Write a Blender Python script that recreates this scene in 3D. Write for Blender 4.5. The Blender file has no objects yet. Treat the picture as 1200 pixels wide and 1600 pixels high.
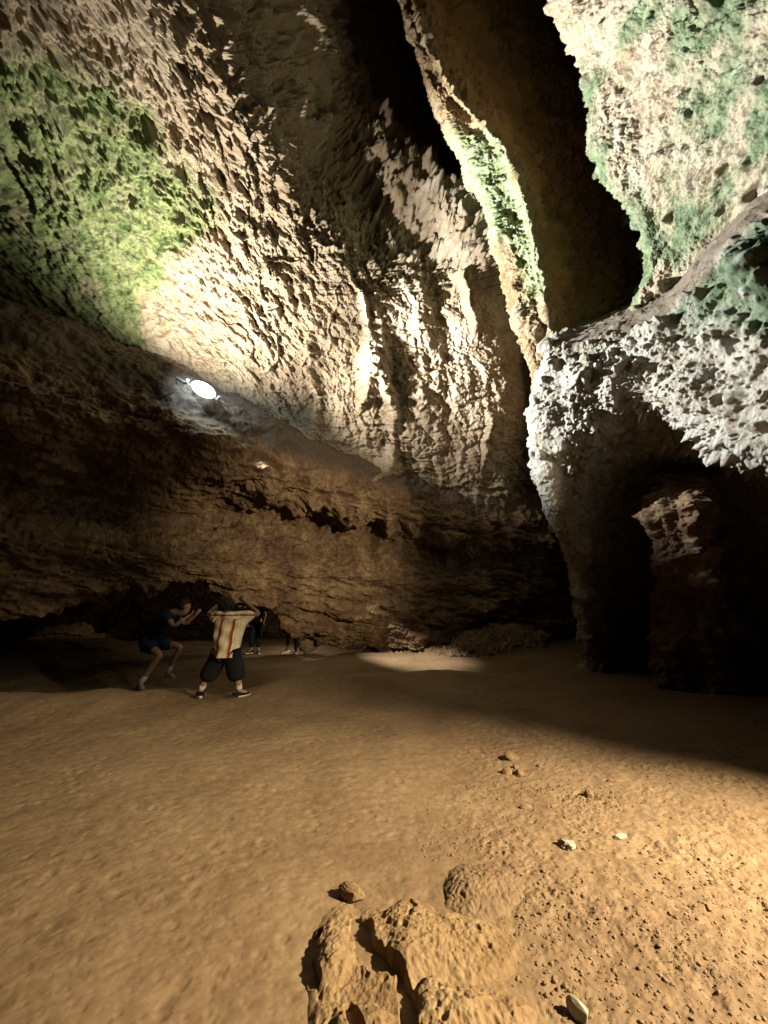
import bpy, bmesh, math, random
import numpy as np
from mathutils import Vector, Matrix, Euler

# ------------------------------------------------------------------ camera
S = bpy.context.scene
COL = S.collection
F = 640.0                      # focal length in photo pixels (1200 wide)
PITCH = math.radians(11.5)
CAMZ = 1.55
cam = bpy.data.cameras.new('camera')
cam_o = bpy.data.objects.new('camera', cam); COL.objects.link(cam_o)
cam_o.location = (0, 0, CAMZ)
cam_o.rotation_euler = (math.radians(90) + PITCH, 0, 0)
cam.sensor_fit = 'HORIZONTAL'; cam.sensor_width = 36; cam.lens = F / 1200 * 36
cam.clip_start = 0.05; cam.clip_end = 200
S.camera = cam_o

cp, sp = math.cos(PITCH), math.sin(PITCH)
def P(px, py, d):
    "photo pixel + depth along the lens axis -> a point in the cave"
    r = (px - 600) / F * d; u = (800 - py) / F * d
    return np.array([r, d * cp - u * sp, CAMZ + d * sp + u * cp])
def G(px, py, z=0.0):
    "photo pixel -> the point of the level z under it"
    a = P(px, py, 1.0) - np.array([0, 0, CAMZ])
    t = (z - CAMZ) / a[2]
    return np.array([a[0] * t, a[1] * t, z])

# ------------------------------------------------------------------ world, exposure
w = bpy.data.worlds.new('World'); S.world = w; w.use_nodes = True
w.node_tree.nodes['Background'].inputs[0].default_value = (0.55, 0.40, 0.26, 1)
w.node_tree.nodes['Background'].inputs[1].default_value = 0.003
S.view_settings.view_transform = 'Standard'; S.view_settings.look = 'None'
S.view_settings.exposure = 0.26; S.view_settings.gamma = 1.0
S.view_settings.use_curve_mapping = False
S.cycles.use_denoising = True; S.cycles.denoising_prefilter = 'ACCURATE'
S.cycles.max_bounces = 4; S.cycles.diffuse_bounces = 1; S.cycles.glossy_bounces = 2
S.cycles.sample_clamp_indirect = 3.0
S.cycles.use_adaptive_sampling = False

# ------------------------------------------------------------------ lamps of the cave
def spot(name, loc, aim, power, color, size, blend, radius):
    l = bpy.data.lights.new(name, 'SPOT'); l.energy = power; l.color = color
    l.spot_size = math.radians(size); l.spot_blend = blend; l.shadow_soft_size = radius
    o = bpy.data.objects.new(name, l); COL.objects.link(o); o.location = loc
    d = Vector(aim) - Vector(loc)
    o.rotation_euler = d.to_track_quat('-Z', 'Y').to_euler()
    return o
LAMP = P(318, 604, 9.25)
COOL = (0.92, 0.98, 1.0)
WARM = (1.0, 0.83, 0.57)
# the lamp on the ledge throws its light up the left wall ...
spot('ledge_lamp_wall_light', LAMP + np.array([0.0, -0.30, 0.24]), P(440, 220, 9.9), 3300, (1.0, 0.95, 0.86), 166, 1.0, 0.035)
# ... across the chamber onto the far folds and the hanging rock on the right (cone squeezed to cut the beam off below) ...
spot('ledge_lamp_far_light', LAMP + np.array([0.1, -0.45, 0.42]), P(690, 620, 12.3), 3600, (1.0, 0.95, 0.88), 56, 1.0, 0.035)
x_ = spot('ledge_lamp_cross_light', LAMP + np.array([0.12, -0.25, 0.14]), (6.5, 5.9, 9.2), 12500, COOL, 96, 0.45, 0.035)
x_.scale = (1, 0.82, 1)
# ... a streak past the ledge down to the foot of the far wall ...
y_ = spot('ledge_lamp_spill_light', LAMP + np.array([0.25, -0.85, 0.0]), (0.75, 11.9, -0.1), 7500, (1.0, 0.95, 0.86), 26, 1.0, 0.05); y_.scale = (1, 0.55, 1)
# added spot before the lamp, washes the ledge in place of its glare
spot('ledge_glare_fill', LAMP + np.array([0.05, -0.75, 0.30]), LAMP + np.array([0.0, 0.2, -0.05]), 240, (0.58, 0.82, 1.0), 110, 1.0, 0.06)
# unseen warm floodlight at right for the floor, and added spot for far wall
spot('floor_flood_light', (4.9, 1.2, 3.3), (0.6, 1.9, 0.0), 4700, WARM, 77, 0.9, 0.05)
spot('wall_fill_light', (4.9, 1.2, 3.5), P(490, 850, 11.1), 4200, WARM, 38, 1.0, 0.05)
# added unseen fill, lifts the passage floor and the legs there
l_ = bpy.data.lights.new('passage_fill_light', 'POINT'); l_.energy = 40; l_.color = (1.0, 0.85, 0.65); l_.shadow_soft_size = 0.05
o_ = bpy.data.objects.new('passage_fill_light', l_); COL.objects.link(o_); o_.location = P(470, 940, 13.4)

# ------------------------------------------------------------------ numpy noise
def _hash(ix, iy, iz, seed):
    h = (ix.astype(np.uint32) * np.uint32(374761393) + iy.astype(np.uint32) * np.uint32(668265263)
         + iz.astype(np.uint32) * np.uint32(2147483647) + np.uint32(seed * 974711 & 0xffffffff))
    h = (h ^ (h >> np.uint32(13))) * np.uint32(1274126177)
    h = (h ^ (h >> np.uint32(16))) * np.uint32(2246822519)
    return h ^ (h >> np.uint32(15))
def perlin(p, seed=0):
    i = np.floor(p).astype(np.int64); f = (p - i).astype(np.float32)
    u = f * f * f * (f * (f * 6 - 15) + 10)
    out = None
    ix, iy, iz = i[:, 0], i[:, 1], i[:, 2]
    res = np.zeros(len(p), np.float32)
    for dx in (0, 1):
        wx = u[:, 0] if dx else 1 - u[:, 0]
        for dy in (0, 1):
            wy = u[:, 1] if dy else 1 - u[:, 1]
            for dz in (0, 1):
                wz = u[:, 2] if dz else 1 - u[:, 2]
                h = _hash(ix + dx, iy + dy, iz + dz, seed)
                gx = (h & np.uint32(1023)).astype(np.float32) / 511.5 - 1
                gy = ((h >> np.uint32(10)) & np.uint32(1023)).astype(np.float32) / 511.5 - 1
                gz = ((h >> np.uint32(20)) & np.uint32(1023)).astype(np.float32) / 511.5 - 1
                res += wx * wy * wz * (gx * (f[:, 0] - dx) + gy * (f[:, 1] - dy) + gz * (f[:, 2] - dz))
    return res * 1.25
def fbm(p, octs=4, gain=0.5, lac=2.07, seed=0):
    a = 1.0; s = np.zeros(len(p), np.float32); q = p
    for k in range(octs):
        s += a * perlin(q, seed + k); q = q * lac + 17.3; a *= gain
    return s
def ridged(p, octs=4, gain=0.5, lac=2.1, seed=0):
    a = 1.0; s = np.zeros(len(p), np.float32); q = p
    for k in range(octs):
        s += a * (1 - 2.6 * np.abs(perlin(q, seed + k))); q = q * lac + 11.1; a *= gain
    return s
def billow(p, octs=3, gain=0.5, lac=2.1, seed=0):
    "rounded bumps with sharp creases between them"
    a = 1.0; s = np.zeros(len(p), np.float32); q = p
    for k in range(octs):
        s += a * (2.6 * np.abs(perlin(q, seed + k)) - 0.5); q = q * lac + 5.7; a *= gain
    return s
def worley(p, seed=0):
    i = np.floor(p).astype(np.int64); f = (p - i).astype(np.float32)
    best = np.full(len(p), 9.0, np.float32)
    for dx in (-1, 0, 1):
        for dy in (-1, 0, 1):
            for dz in (-1, 0, 1):
                h = _hash(i[:, 0] + dx, i[:, 1] + dy, i[:, 2] + dz, seed)
                jx = (h & np.uint32(1023)).astype(np.float32) / 1023
                jy = ((h >> np.uint32(10)) & np.uint32(1023)).astype(np.float32) / 1023
                jz = ((h >> np.uint32(20)) & np.uint32(1023)).astype(np.float32) / 1023
                d = (dx + jx - f[:, 0]) ** 2 + (dy + jy - f[:, 1]) ** 2 + (dz + jz - f[:, 2]) ** 2
                best = np.minimum(best, d)
    return np.sqrt(best)
def sstep(a, b, x):
    t = np.clip((x - a) / (b - a), 0, 1); return t * t * (3 - 2 * t)
def W(p, scale, axes=None):
    "stretch coordinates for noise: axes = three (direction, scale) pairs"
    if axes is None: return p * scale
    return np.stack([(p @ (np.array(d) / np.linalg.norm(d))) * s for d, s in axes], 1)

# ------------------------------------------------------------------ mesh helpers
def catmull(ctrl, t):
    "ctrl (n,...) sampled at parameters t in [0, n-1]"
    n = len(ctrl)
    i = np.clip(np.floor(t).astype(int), 0, n - 2); f = (t - i)
    g = lambda k: ctrl[np.clip(k, 0, n - 1)]
    sh = (len(t),) + (1,) * (ctrl.ndim - 1)
    f = f.reshape(sh)
    a, b, c, d = g(i - 1), g(i), g(i + 1), g(i + 2)
    return 0.5 * ((2 * b) + (c - a) * f + (2 * a - 5 * b + 4 * c - d) * f * f + (3 * b - a - 3 * c + d) * f ** 3)
def surface(net, nv, nu, tv=None, tu=None):
    "net: rows of (px,py,depth) -> (nv,nu,3) grid of points"
    c = np.array([[P(*q) for q in row] for row in net])
    tv = np.linspace(0, len(net) - 1, nv) if tv is None else tv
    tu = np.linspace(0, len(net[0]) - 1, nu) if tu is None else tu
    g = catmull(c, tv)
    g = catmull(np.swapaxes(g, 0, 1), tu)
    return np.swapaxes(g, 0, 1)
def even(net, nv, nu):
    "parameters spaced by control distance so that faces keep an even size"
    c = np.array([[P(*q) for q in row] for row in net])
    dv = np.linalg.norm(np.diff(c, axis=0), axis=2)
    dn = 1.0 / np.maximum(np.linalg.norm(c - np.array([0, 0, CAMZ]), axis=2), 1)
    dv = np.max(dv * (dn[1:] + dn[:-1]), axis=1)
    du = np.linalg.norm(np.diff(c, axis=1), axis=2); du = np.max(du * (dn[:, 1:] + dn[:, :-1]), axis=0)
    f = lambda d, n: np.interp(np.linspace(0, 1, n), np.concatenate([[0], np.cumsum(d)]) / d.sum(), np.arange(len(d) + 1))
    return f(dv, nv), f(du, nu)
def grid_normals(g, flip=1):
    du = np.gradient(g, axis=1); dv = np.gradient(g, axis=0)
    n = np.cross(du, dv) * flip
    return n / np.maximum(np.linalg.norm(n, axis=2, keepdims=True), 1e-9)
def screen(g):
    "photo pixel of every point (only used to place algae, furrows and painted shade on the rock)"
    q = g - np.array([0, 0, CAMZ])
    d = q[..., 1] * cp + q[..., 2] * sp; u = -q[..., 1] * sp + q[..., 2] * cp
    d = np.maximum(d, 0.05)
    return 600 + F * q[..., 0] / d, 800 - F * u / d
def mesh_grid(name, g, mat, parent=None, attrs=None, flip=False):
    nv, nu = g.shape[:2]
    me = bpy.data.meshes.new(name)
    me.vertices.add(nv * nu); me.vertices.foreach_set('co', g.reshape(-1).astype(np.float32))
    idx = np.arange(nv * nu).reshape(nv, nu)
    q = np.stack([idx[:-1, :-1], idx[:-1, 1:], idx[1:, 1:], idx[1:, :-1]], -1).reshape(-1, 4)
    if flip: q = q[:, ::-1]
    nf = len(q)
    me.loops.add(nf * 4); me.loops.foreach_set('vertex_index', q.reshape(-1).astype(np.int32))
    me.polygons.add(nf); me.polygons.foreach_set('loop_start', (np.arange(nf) * 4).astype(np.int32))
    me.polygons.foreach_set('loop_total', np.full(nf, 4, np.int32))
    me.update(calc_edges=True)
    me.polygons.foreach_set('use_smooth', np.ones(nf, bool))
    for k, v in (attrs or {}).items():
        a = me.attributes.new(k, 'FLOAT', 'POINT'); a.data.foreach_set('value', v.reshape(-1).astype(np.float32))
    me.materials.append(mat)
    o = bpy.data.objects.new(name, me); COL.objects.link(o)
    if parent: o.parent = parent
    return o
def tag(o, label=None, cat=None, group=None, kind=None):
    if label: o['label'] = label
    if cat: o['category'] = cat
    if group: o['group'] = group
    if kind: o['kind'] = kind
    return o
def empty(name, loc=(0, 0, 0), rz=0):
    o = bpy.data.objects.new(name, None); COL.objects.link(o); o.location = loc; o.rotation_euler = (0, 0, rz); return o
def bm_obj(name, bm, mat, parent=None, smooth=True):
    me = bpy.data.meshes.new(name); bm.to_mesh(me); bm.free()
    for f in me.polygons: f.use_smooth = smooth
    me.materials.append(mat)
    o = bpy.data.objects.new(name, me); COL.objects.link(o)
    if parent: o.parent = parent
    return o

# ------------------------------------------------------------------ materials
def srgb(r, g, b):
    f = lambda c: (c / 12.92 if c <= 0.04045 else ((c + 0.055) / 1.055) ** 2.4)
    return (f(r / 255), f(g / 255), f(b / 255), 1)
DIM = 0.44
HAZE = 0
def rock_mat(name, cols, stops, scale=1.5, fine=14, bump=0.6, bscale=40, bdist=0.02, algae=None, stretch=(1, 1, 1), rough=0.9, spec=0.25, speck=None):
    m = bpy.data.materials.new(name); m.use_nodes = True
    nt = m.node_tree; N = nt.nodes; L = nt.links
    bs = N['Principled BSDF']; bs.inputs['Roughness'].default_value = rough; bs.inputs['Specular IOR Level'].default_value = spec
    tc = N.new('ShaderNodeTexCoord'); mp = N.new('ShaderNodeMapping'); mp.inputs['Scale'].default_value = stretch
    L.new(tc.outputs['Object'], mp.inputs[0])
    def noise(s, det=8, rgh=0.6, dist=0.0):
        n = N.new('ShaderNodeTexNoise'); n.inputs['Scale'].default_value = s; n.inputs['Detail'].default_value = det
        n.inputs['Roughness'].default_value = rgh; n.inputs['Distortion'].default_value = dist
        L.new(mp.outputs[0], n.inputs['Vector']); return n
    n1 = noise(scale, 9, 0.68, 0.4); n2 = noise(fine, 6, 0.7)
    mx = N.new('ShaderNodeMath'); mx.operation = 'MULTIPLY_ADD'; mx.inputs[1].default_value = 0.55
    sc = N.new('ShaderNodeMath'); sc.operation = 'MULTIPLY'; sc.inputs[1].default_value = 0.45
    L.new(n2.outputs['Fac'], sc.inputs[0]); L.new(n1.outputs['Fac'], mx.inputs[0]); L.new(sc.outputs[0], mx.inputs[2])
    cr = N.new('ShaderNodeValToRGB')
    while len(cr.color_ramp.elements) < len(cols): cr.color_ramp.elements.new(0.5)
    dim = lambda c: (c[0] * DIM, c[1] * DIM, c[2] * DIM, 1)
    for e, c, s in zip(cr.color_ramp.elements, cols, stops): e.color = dim(c); e.position = s
    L.new(mx.outputs[0], cr.inputs[0])
    out = cr.outputs[0]
    if algae:
        at = N.new('ShaderNodeAttribute'); at.attribute_name = 'algae'
        n3 = noise(algae.get('scale', 3.0), 8, 0.7, 0.6)
        ad = N.new('ShaderNodeMath'); ad.operation = 'ADD'; L.new(at.outputs['Fac'], ad.inputs[0]); L.new(n3.outputs['Fac'], ad.inputs[1])
        mr = N.new('ShaderNodeMapRange'); mr.inputs['From Min'].default_value = algae.get('lo', 0.85); mr.inputs['From Max'].default_value = algae.get('hi', 1.15)
        L.new(ad.outputs[0], mr.inputs['Value'])
        n4 = noise(algae.get('scale', 3.0) * 2.3, 6, 0.7)
        gr = N.new('ShaderNodeValToRGB')
        g1, g2 = map(dim, algae['cols']); gr.color_ramp.elements[0].color = g1; gr.color_ramp.elements[1].color = g2
        gr.color_ramp.elements[0].position = 0.38; gr.color_ramp.elements[1].position = 0.62
        L.new(n4.outputs['Fac'], gr.inputs[0])
        mi = N.new('ShaderNodeMix'); mi.data_type = 'RGBA'
        L.new(mr.outputs[0], mi.inputs['Factor']); L.new(out, mi.inputs['A']); L.new(gr.outputs[0], mi.inputs['B'])
        out = mi.outputs['Result']
    ac = N.new('ShaderNodeAttribute'); ac.attribute_name = 'clay_and_shading'
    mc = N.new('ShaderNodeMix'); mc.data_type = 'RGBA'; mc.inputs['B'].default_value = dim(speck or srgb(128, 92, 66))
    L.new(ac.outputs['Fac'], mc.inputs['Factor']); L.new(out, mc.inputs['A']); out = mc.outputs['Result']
    L.new(out, bs.inputs['Base Color'])
    bu = N.new('ShaderNodeBump'); bu.inputs['Strength'].default_value = bump; bu.inputs['Distance'].default_value = bdist
    nb = noise(bscale, 8, 0.7); L.new(nb.outputs['Fac'], bu.inputs['Height']); L.new(bu.outputs[0], bs.inputs['Normal'])
    return m
def plain(name, col, rough=0.8, emis=None, strength=0, metal=0, bump=0, bs_=200):
    m = bpy.data.materials.new(name); m.use_nodes = True; nt = m.node_tree
    b = nt.nodes['Principled BSDF']
    b.inputs['Specular IOR Level'].default_value = 0.15 if rough > .75 else 0.4
    b.inputs['Roughness'].default_value = rough; b.inputs['Metallic'].default_value = metal
    n = nt.nodes.new('ShaderNodeTexNoise'); n.inputs['Scale'].default_value = bs_; n.inputs['Detail'].default_value = 4
    tc = nt.nodes.new('ShaderNodeTexCoord'); nt.links.new(tc.outputs['Object'], n.inputs['Vector'])
    r = nt.nodes.new('ShaderNodeValToRGB'); c = np.array(col)
    r.color_ramp.elements[0].position = 0.3; r.color_ramp.elements[1].position = 0.7
    r.color_ramp.elements[0].color = (*(c[:3] * 0.75), 1); r.color_ramp.elements[1].color = (*np.minimum(c[:3] * 1.15, 0.9), 1)
    nt.links.new(n.outputs['Fac'], r.inputs[0]); nt.links.new(r.outputs[0], b.inputs['Base Color'])
    if bump:
        bu = nt.nodes.new('ShaderNodeBump'); bu.inputs['Strength'].default_value = bump; bu.inputs['Distance'].default_value = 0.01
        nt.links.new(n.outputs['Fac'], bu.inputs['Height']); nt.links.new(bu.outputs[0], b.inputs['Normal'])
    if emis:
        b.inputs['Emission Color'].default_value = emis; b.inputs['Emission Strength'].default_value = strength
    return m

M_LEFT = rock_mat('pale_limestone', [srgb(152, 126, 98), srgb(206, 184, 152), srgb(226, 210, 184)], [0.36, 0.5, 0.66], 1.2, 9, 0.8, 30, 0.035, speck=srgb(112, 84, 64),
                  algae=dict(scale=2.2, lo=0.76, hi=1.16, cols=(srgb(88, 110, 60), srgb(164, 176, 112))))
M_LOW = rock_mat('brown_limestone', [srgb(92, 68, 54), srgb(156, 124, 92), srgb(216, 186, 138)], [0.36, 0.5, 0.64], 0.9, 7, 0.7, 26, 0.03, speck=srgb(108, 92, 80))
M_RIGHT = rock_mat('coarse_cream_limestone', [srgb(150, 112, 84), srgb(222, 200, 166), srgb(238, 228, 200)], [0.34, 0.47, 0.62], 1.6, 12, 0.8, 34, 0.03,
                   algae=dict(scale=2.4, lo=0.95, hi=1.2, cols=(srgb(104, 124, 84), srgb(182, 194, 150))))
M_FIN = rock_mat('cream_and_brown_limestone', [srgb(120, 84, 50), srgb(190, 160, 118), srgb(224, 206, 170)], [0.36, 0.5, 0.64], 1.6, 12, 0.8, 34, 0.03, speck=srgb(226, 172, 104),
                 algae=dict(scale=3.0, lo=0.95, hi=1.2, cols=(srgb(138, 158, 104), srgb(206, 212, 164))))
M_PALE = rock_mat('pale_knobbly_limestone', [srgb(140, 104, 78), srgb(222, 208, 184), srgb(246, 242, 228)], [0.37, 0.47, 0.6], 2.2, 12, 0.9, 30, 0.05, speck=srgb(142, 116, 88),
                  algae=dict(scale=2.4, lo=0.9, hi=1.15, cols=(srgb(100, 120, 88), srgb(156, 172, 132))))
M_FLOOR = rock_mat('ochre_cave_mud', [srgb(146, 116, 84), srgb(180, 148, 110), srgb(210, 180, 140)], [0.36, 0.5, 0.66], 0.8, 14, 0.22, 90, 0.006, rough=0.8, spec=0.3)
M_GRAVEL = rock_mat('ochre_gravel', [srgb(146, 116, 86), srgb(176, 146, 110), srgb(206, 178, 142)], [0.36, 0.5, 0.66], 6, 40, 0.5, 120, 0.006)
M_BOULDER = rock_mat('ochre_boulder_rock', [srgb(150, 118, 80), srgb(188, 154, 110), srgb(216, 186, 140)], [0.36, 0.5, 0.66], 3, 22, 0.5, 60, 0.008)
M_STONE = rock_mat('tan_stone', [srgb(140, 108, 76), srgb(180, 148, 110), srgb(214, 190, 152)], [0.36, 0.5, 0.66], 8, 40, 0.6, 90, 0.006)
M_WHITE = rock_mat('white_stone', [srgb(196, 184, 150), srgb(220, 212, 184), srgb(232, 228, 208)], [0.36, 0.5, 0.66], 8, 40, 0.5, 90, 0.004)

# ------------------------------------------------------------------ cave: left upper wall
def rock_sheet(name, net, nv, nu, disp, mat, attrs=None, flip=1, mflip=False, kind='structure'):
    tv, tu = even(net, nv, nu)
    g = surface(net, nv, nu, tv, tu)
    n = grid_normals(g, flip)
    p = g.reshape(-1, 3); px, py = screen(g)
    px, py = px.reshape(-1), py.reshape(-1)
    d, extra = disp(p, px, py, n.reshape(-1, 3))
    g2 = (p + n.reshape(-1, 3) * d[:, None] + extra).reshape(g.shape)
    at = attrs(p, px, py, d) if attrs else None
    o = mesh_grid(name, g2, mat, None, at, mflip); tag(o, kind=kind)
    return g2
def pick(g, px, py):
    x, y = screen(g); k = np.argmin((x - px) ** 2 + (y - py) ** 2 + (np.linalg.norm(g - np.array([0, 0, CAMZ]), axis=2) > 30) * 1e6)
    return g.reshape(-1, 3)[k]

NET_LEFT = [
 [(-300, 470, 8.0), (0, 530, 9.1), (150, 580, 10.0), (300, 650, 11.2), (420, 720, 11.8), (560, 790, 12.4), (700, 830, 13.0), (800, 840, 13.6), (850, 840, 17), (1000, 840, 19)],
 [(-300, 300, 7.4), (0, 380, 8.3), (150, 430, 9.1), (300, 480, 10.4), (430, 520, 11.2), (560, 560, 11.7), (690, 570, 12.2), (795, 560, 12.8), (845, 560, 16), (1000, 560, 20)],
 [(-300, 150, 6.1), (0, 230, 6.9), (150, 290, 7.8), (300, 330, 8.9), (430, 370, 10.2), (560, 400, 11.0), (670, 400, 11.8), (770, 400, 12.7), (840, 400, 17), (1000, 400, 20)],
 [(-300, 0, 4.8), (0, 80, 5.4), (150, 120, 6.2), (300, 160, 7.2), (420, 200, 8.7), (520, 230, 12.0), (640, 240, 13.4), (750, 250, 14.6), (840, 250, 18), (1000, 250, 20)],
 [(-300, -200, 3.7), (0, -90, 4.2), (150, -50, 4.9), (290, -10, 5.9), (390, 30, 7.9), (490, 50, 11.6), (610, 60, 13.4), (730, 80, 15.8), (830, 80, 18), (1000, 80, 20)],
 [(-300, -500, 2.8), (0, -330, 3.2), (150, -260, 3.8), (270, -200, 4.9), (360, -160, 7.0), (480, -140, 10.0), (600, -120, 12.2), (740, -120, 16.0), (850, -100, 18), (1000, -100, 20)],
]
def disp_left(p, px, py, n):
    # strata run down to the right near the top and turn into upright flowstone folds on the right
    yy = np.linspace(-500, 900, 1401); sl = 0.95 * (1 - sstep(120, 640, yy)); gg = np.cumsum(sl)
    c = px - np.interp(py, yy, gg) + gg[600]                 # across the run of the folds
    right = sstep(400, 600, px + 0.2 * (py - 500))
    q1 = W(p, 1, [((1, .4, -1.1), 0.8), ((1, .2, 1), 2.2), ((.3, -1, .2), 1.3)])
    q1 = q1 + 0.5 * fbm(p * 0.9, 3, seed=9)[:, None] * np.array([1, -.8, .6])
    big = 0.15 * ridged(q1 * 0.55, 3, 0.5, seed=3)
    mid = 0.12 * billow(q1 * 1.3, 4, 0.56, seed=21) + 0.21 * fbm(q1 * 1.9, 5, 0.58, seed=25)
    wob = 14 * fbm(p * 1.1, 3, seed=5)
    cc = np.stack([(c + wob) / 58.0, py / 420.0, 0 * c + 2.5], 1)
    folds = 0.13 * billow(cc, 2, 0.42, seed=31) + 0.06 * billow(cc * np.array([3.1, 3.0, 1]), 2, 0.5, seed=33)
    cr = sstep(.10, 0.0, np.abs(perlin(np.stack([(c + wob) / 85.0, py / 600.0, 0 * c + 7.5], 1), 71)))
    folds -= 0.42 * cr * sstep(-.2, .2, perlin(p * .9, 73))
    drape = sstep(470, 380, py) * sstep(130, 220, py)
    lay = np.stack([(c) / 160.0, (p[:, 2] - .8 * drape * p[:, 1] + .30 * fbm(p * .8, 3, seed=44)) * 3.6, c * 0 + 4.2], 1)
    band = (0.075 + .10 * drape) * billow(lay, 3, 0.6, seed=41) + 0.05 * fbm(p * 4.5, 4, .55, seed=43)
    fine = drape * sstep(540, 600, px) * (0.22 * ridged(p * 1.7, 4, .55, seed=57) - .1 + .10 * fbm(p * 4, 4, .6, seed=58)) + 0.022 * billow(p * 9.0, 3, 0.6, seed=51) + 0.014 * fbm(p * 19, 2, seed=53)
    smooth_ = 1 - 0.55 * sstep(330, 180, px + 0.2 * (400 - py)) * sstep(250, 420, py)
    d = (1 - right) * (big + mid) * smooth_ + right * (0.5 * big + folds + band + 0.2 * mid) + fine
    # the dark cleft running down between the strata and the folds
    line = np.interp(py, [-300, 30, 200, 330, 400, 470], [330, 405, 475, 590, 690, 770]) + 22 * fbm(p * .9, 3, seed=47)
    dx = np.abs(px - line - 52)
    d -= 1.2 * sstep(78, 20, dx) * sstep(480, 380, py)
    # parted plates of rock low on the wall
    pl = np.abs(perlin(W(p, 1, [((1, .4, -1.0), .55), ((1, .2, 1), 1.1), ((.3, -1, .2), .6)]) + 0.3 * fbm(p * 2, 2, seed=77)[:, None], 71))
    d = d - 0.16 * sstep(0.04, 0.0, pl) * sstep(200, 420, px) * (1 - .7 * right)
    return d, 0
def at_left(p, px, py, d):
    n0 = fbm(p * 0.9, 4, seed=60); edge = 340 + 55 * n0 + 20 * np.sin(py / 40) - np.maximum(0, py - 380) * 0.62
    up = sstep(60, 170, py - px * 0.25 + 40)
    a = sstep(30, -50, px - edge) * (0.35 + 0.65 * up)
    top = sstep(0, 130, px + 0.0 * py) * 0
    a = np.where(py < 330, a * sstep(40, -60, px - (150 + 90 * n0 + (py) * 0.62)), a)
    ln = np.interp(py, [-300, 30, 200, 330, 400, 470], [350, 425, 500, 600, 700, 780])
    return dict(algae=a * 0.62, clay_and_shading=np.clip(sstep(560, 700, px) * 0.35 * sstep(0.1, -0.1, d) + .8 * sstep(-10, 60, px - ln + 40 * n0) * sstep(380, 300, py), 0, 1))  # brown in the folds; the cleft's shade is painted in as darker colour
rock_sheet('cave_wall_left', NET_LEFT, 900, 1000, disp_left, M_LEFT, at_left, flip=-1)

# ------------------------------------------------------------------ cave: ledge and the low wall under it
NET_LOW = [
 [(-300, 400, 8.9), (0, 475, 9.9), (150, 520, 10.7), (300, 580, 11.3), (420, 650, 12.0), (560, 715, 13.4), (700, 750, 14.8), (815, 775, 16.0), (950, 770, 18)],
 [(-300, 430, 7.4), (0, 470, 8.3), (150, 520, 9.2), (300, 588, 9.75), (420, 655, 10.6), (560, 718, 12.2), (700, 760, 13.7), (815, 785, 15.0), (950, 790, 17)],
 [(-300, 520, 6.6), (0, 545, 7.5), (150, 585, 8.5), (300, 640, 9.15), (420, 700, 10.1), (560, 755, 11.7), (700, 795, 13.2), (815, 815, 14.6), (950, 820, 17)],
 [(-300, 620, 6.5), (0, 640, 7.2), (150, 665, 8.3), (300, 705, 9.0), (420, 765, 10.1), (560, 800, 11.7), (700, 835, 13.1), (815, 845, 14.5), (950, 850, 17)],
 [(-300, 740, 7.6), (0, 760, 8.4), (150, 790, 9.5), (300, 800, 10.5), (420, 812, 11.5), (560, 835, 12.8), (700, 862, 13.9), (815, 880, 14.8), (950, 880, 17)],
 [(-300, 850, 6.7), (0, 850, 7.3), (150, 860, 8.4), (300, 862, 9.3), (420, 880, 10.5), (560, 900, 12.0), (700, 930, 13.3), (815, 940, 14.8), (950, 940, 17)],
 [(-300, 975, 6.9), (0, 962, 7.4), (150, 935, 8.5), (300, 915, 9.5), (410, 955, 10.8), (510, 1003, 12.1), (640, 1008, 13.3), (770, 1005, 14.6), (950, 1010, 16)],
 [(-300, 960, 7.9), (0, 945, 8.4), (150, 915, 9.6), (300, 890, 10.5), (410, 925, 11.7), (510, 985, 12.8), (640, 1012, 14.0), (770, 1030, 15.2), (950, 1030, 17)],
 [(-300, 880, 9.4), (0, 870, 10.2), (150, 850, 11.6), (300, 840, 12.4), (410, 855, 13.4), (510, 890, 14.4), (640, 960, 15.0), (770, 1000, 16), (950, 1000, 18)],
 [(-300, 860, 14), (0, 860, 15), (150, 860, 16), (300, 860, 16.4), (410, 870, 16.8), (510, 900, 17), (640, 970, 17), (770, 1010, 18), (950, 1010, 19)],
 [(-300, 1060, 15), (0, 1060, 16), (150, 1050, 17), (300, 1050, 17.4), (410, 1050, 17.6), (510, 1050, 18), (640, 1060, 18), (770, 1060, 19), (950, 1060, 20)],
]
_dx = [0, 0, 0, 0, -.1, -.2, -.75, -1.3, -1.3]
NET_LOW = [[(q[0], q[1], q[2] + e) for q, e in zip(r_, _dx)] for r_ in NET_LOW]
def disp_low(p, px, py, n):
    q = W(p, 1, [((1, .5, -.15), 0.75), ((-.5, 1, 0), 1.0), ((0.1, 0, 1), 2.0)])
    line = np.interp(px, [-300, 0, 150, 300, 420, 560, 700, 815], [470, 545, 585, 655, 715, 765, 800, 815])
    line = line + 26 * fbm(p * .8, 3, seed=146)
    mudm = sstep(18, -22, py - line)                      # smooth clay on top of the ledge
    big = 0.20 * ridged(q * 0.7, 3, 0.5, seed=103) - 0.1
    mid = 0.085 * billow(q * 2.4, 4, 0.6, seed=121)
    fine = 0.024 * billow(p * 9, 3, 0.6, seed=131)
    lobes = 0.26 * billow(W(p, 1, [((1, .5, 0), 1.25), ((-.5, 1, 0), 0.7), ((0, 0, 1), 0.4)]), 2, 0.4, seed=111) * sstep(380, 440, px) * sstep(60, 0, np.abs(py - line - 45) - 30)
    d = (1 - mudm) * (big + mid + fine + lobes) + mudm * (0.17 * fbm(p * 1.2, 4, seed=140) + 0.05 * ridged(p * 2.6, 3, seed=143) + 0.02 * fbm(p * 5, 4, seed=141))
    return d, 0
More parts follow.
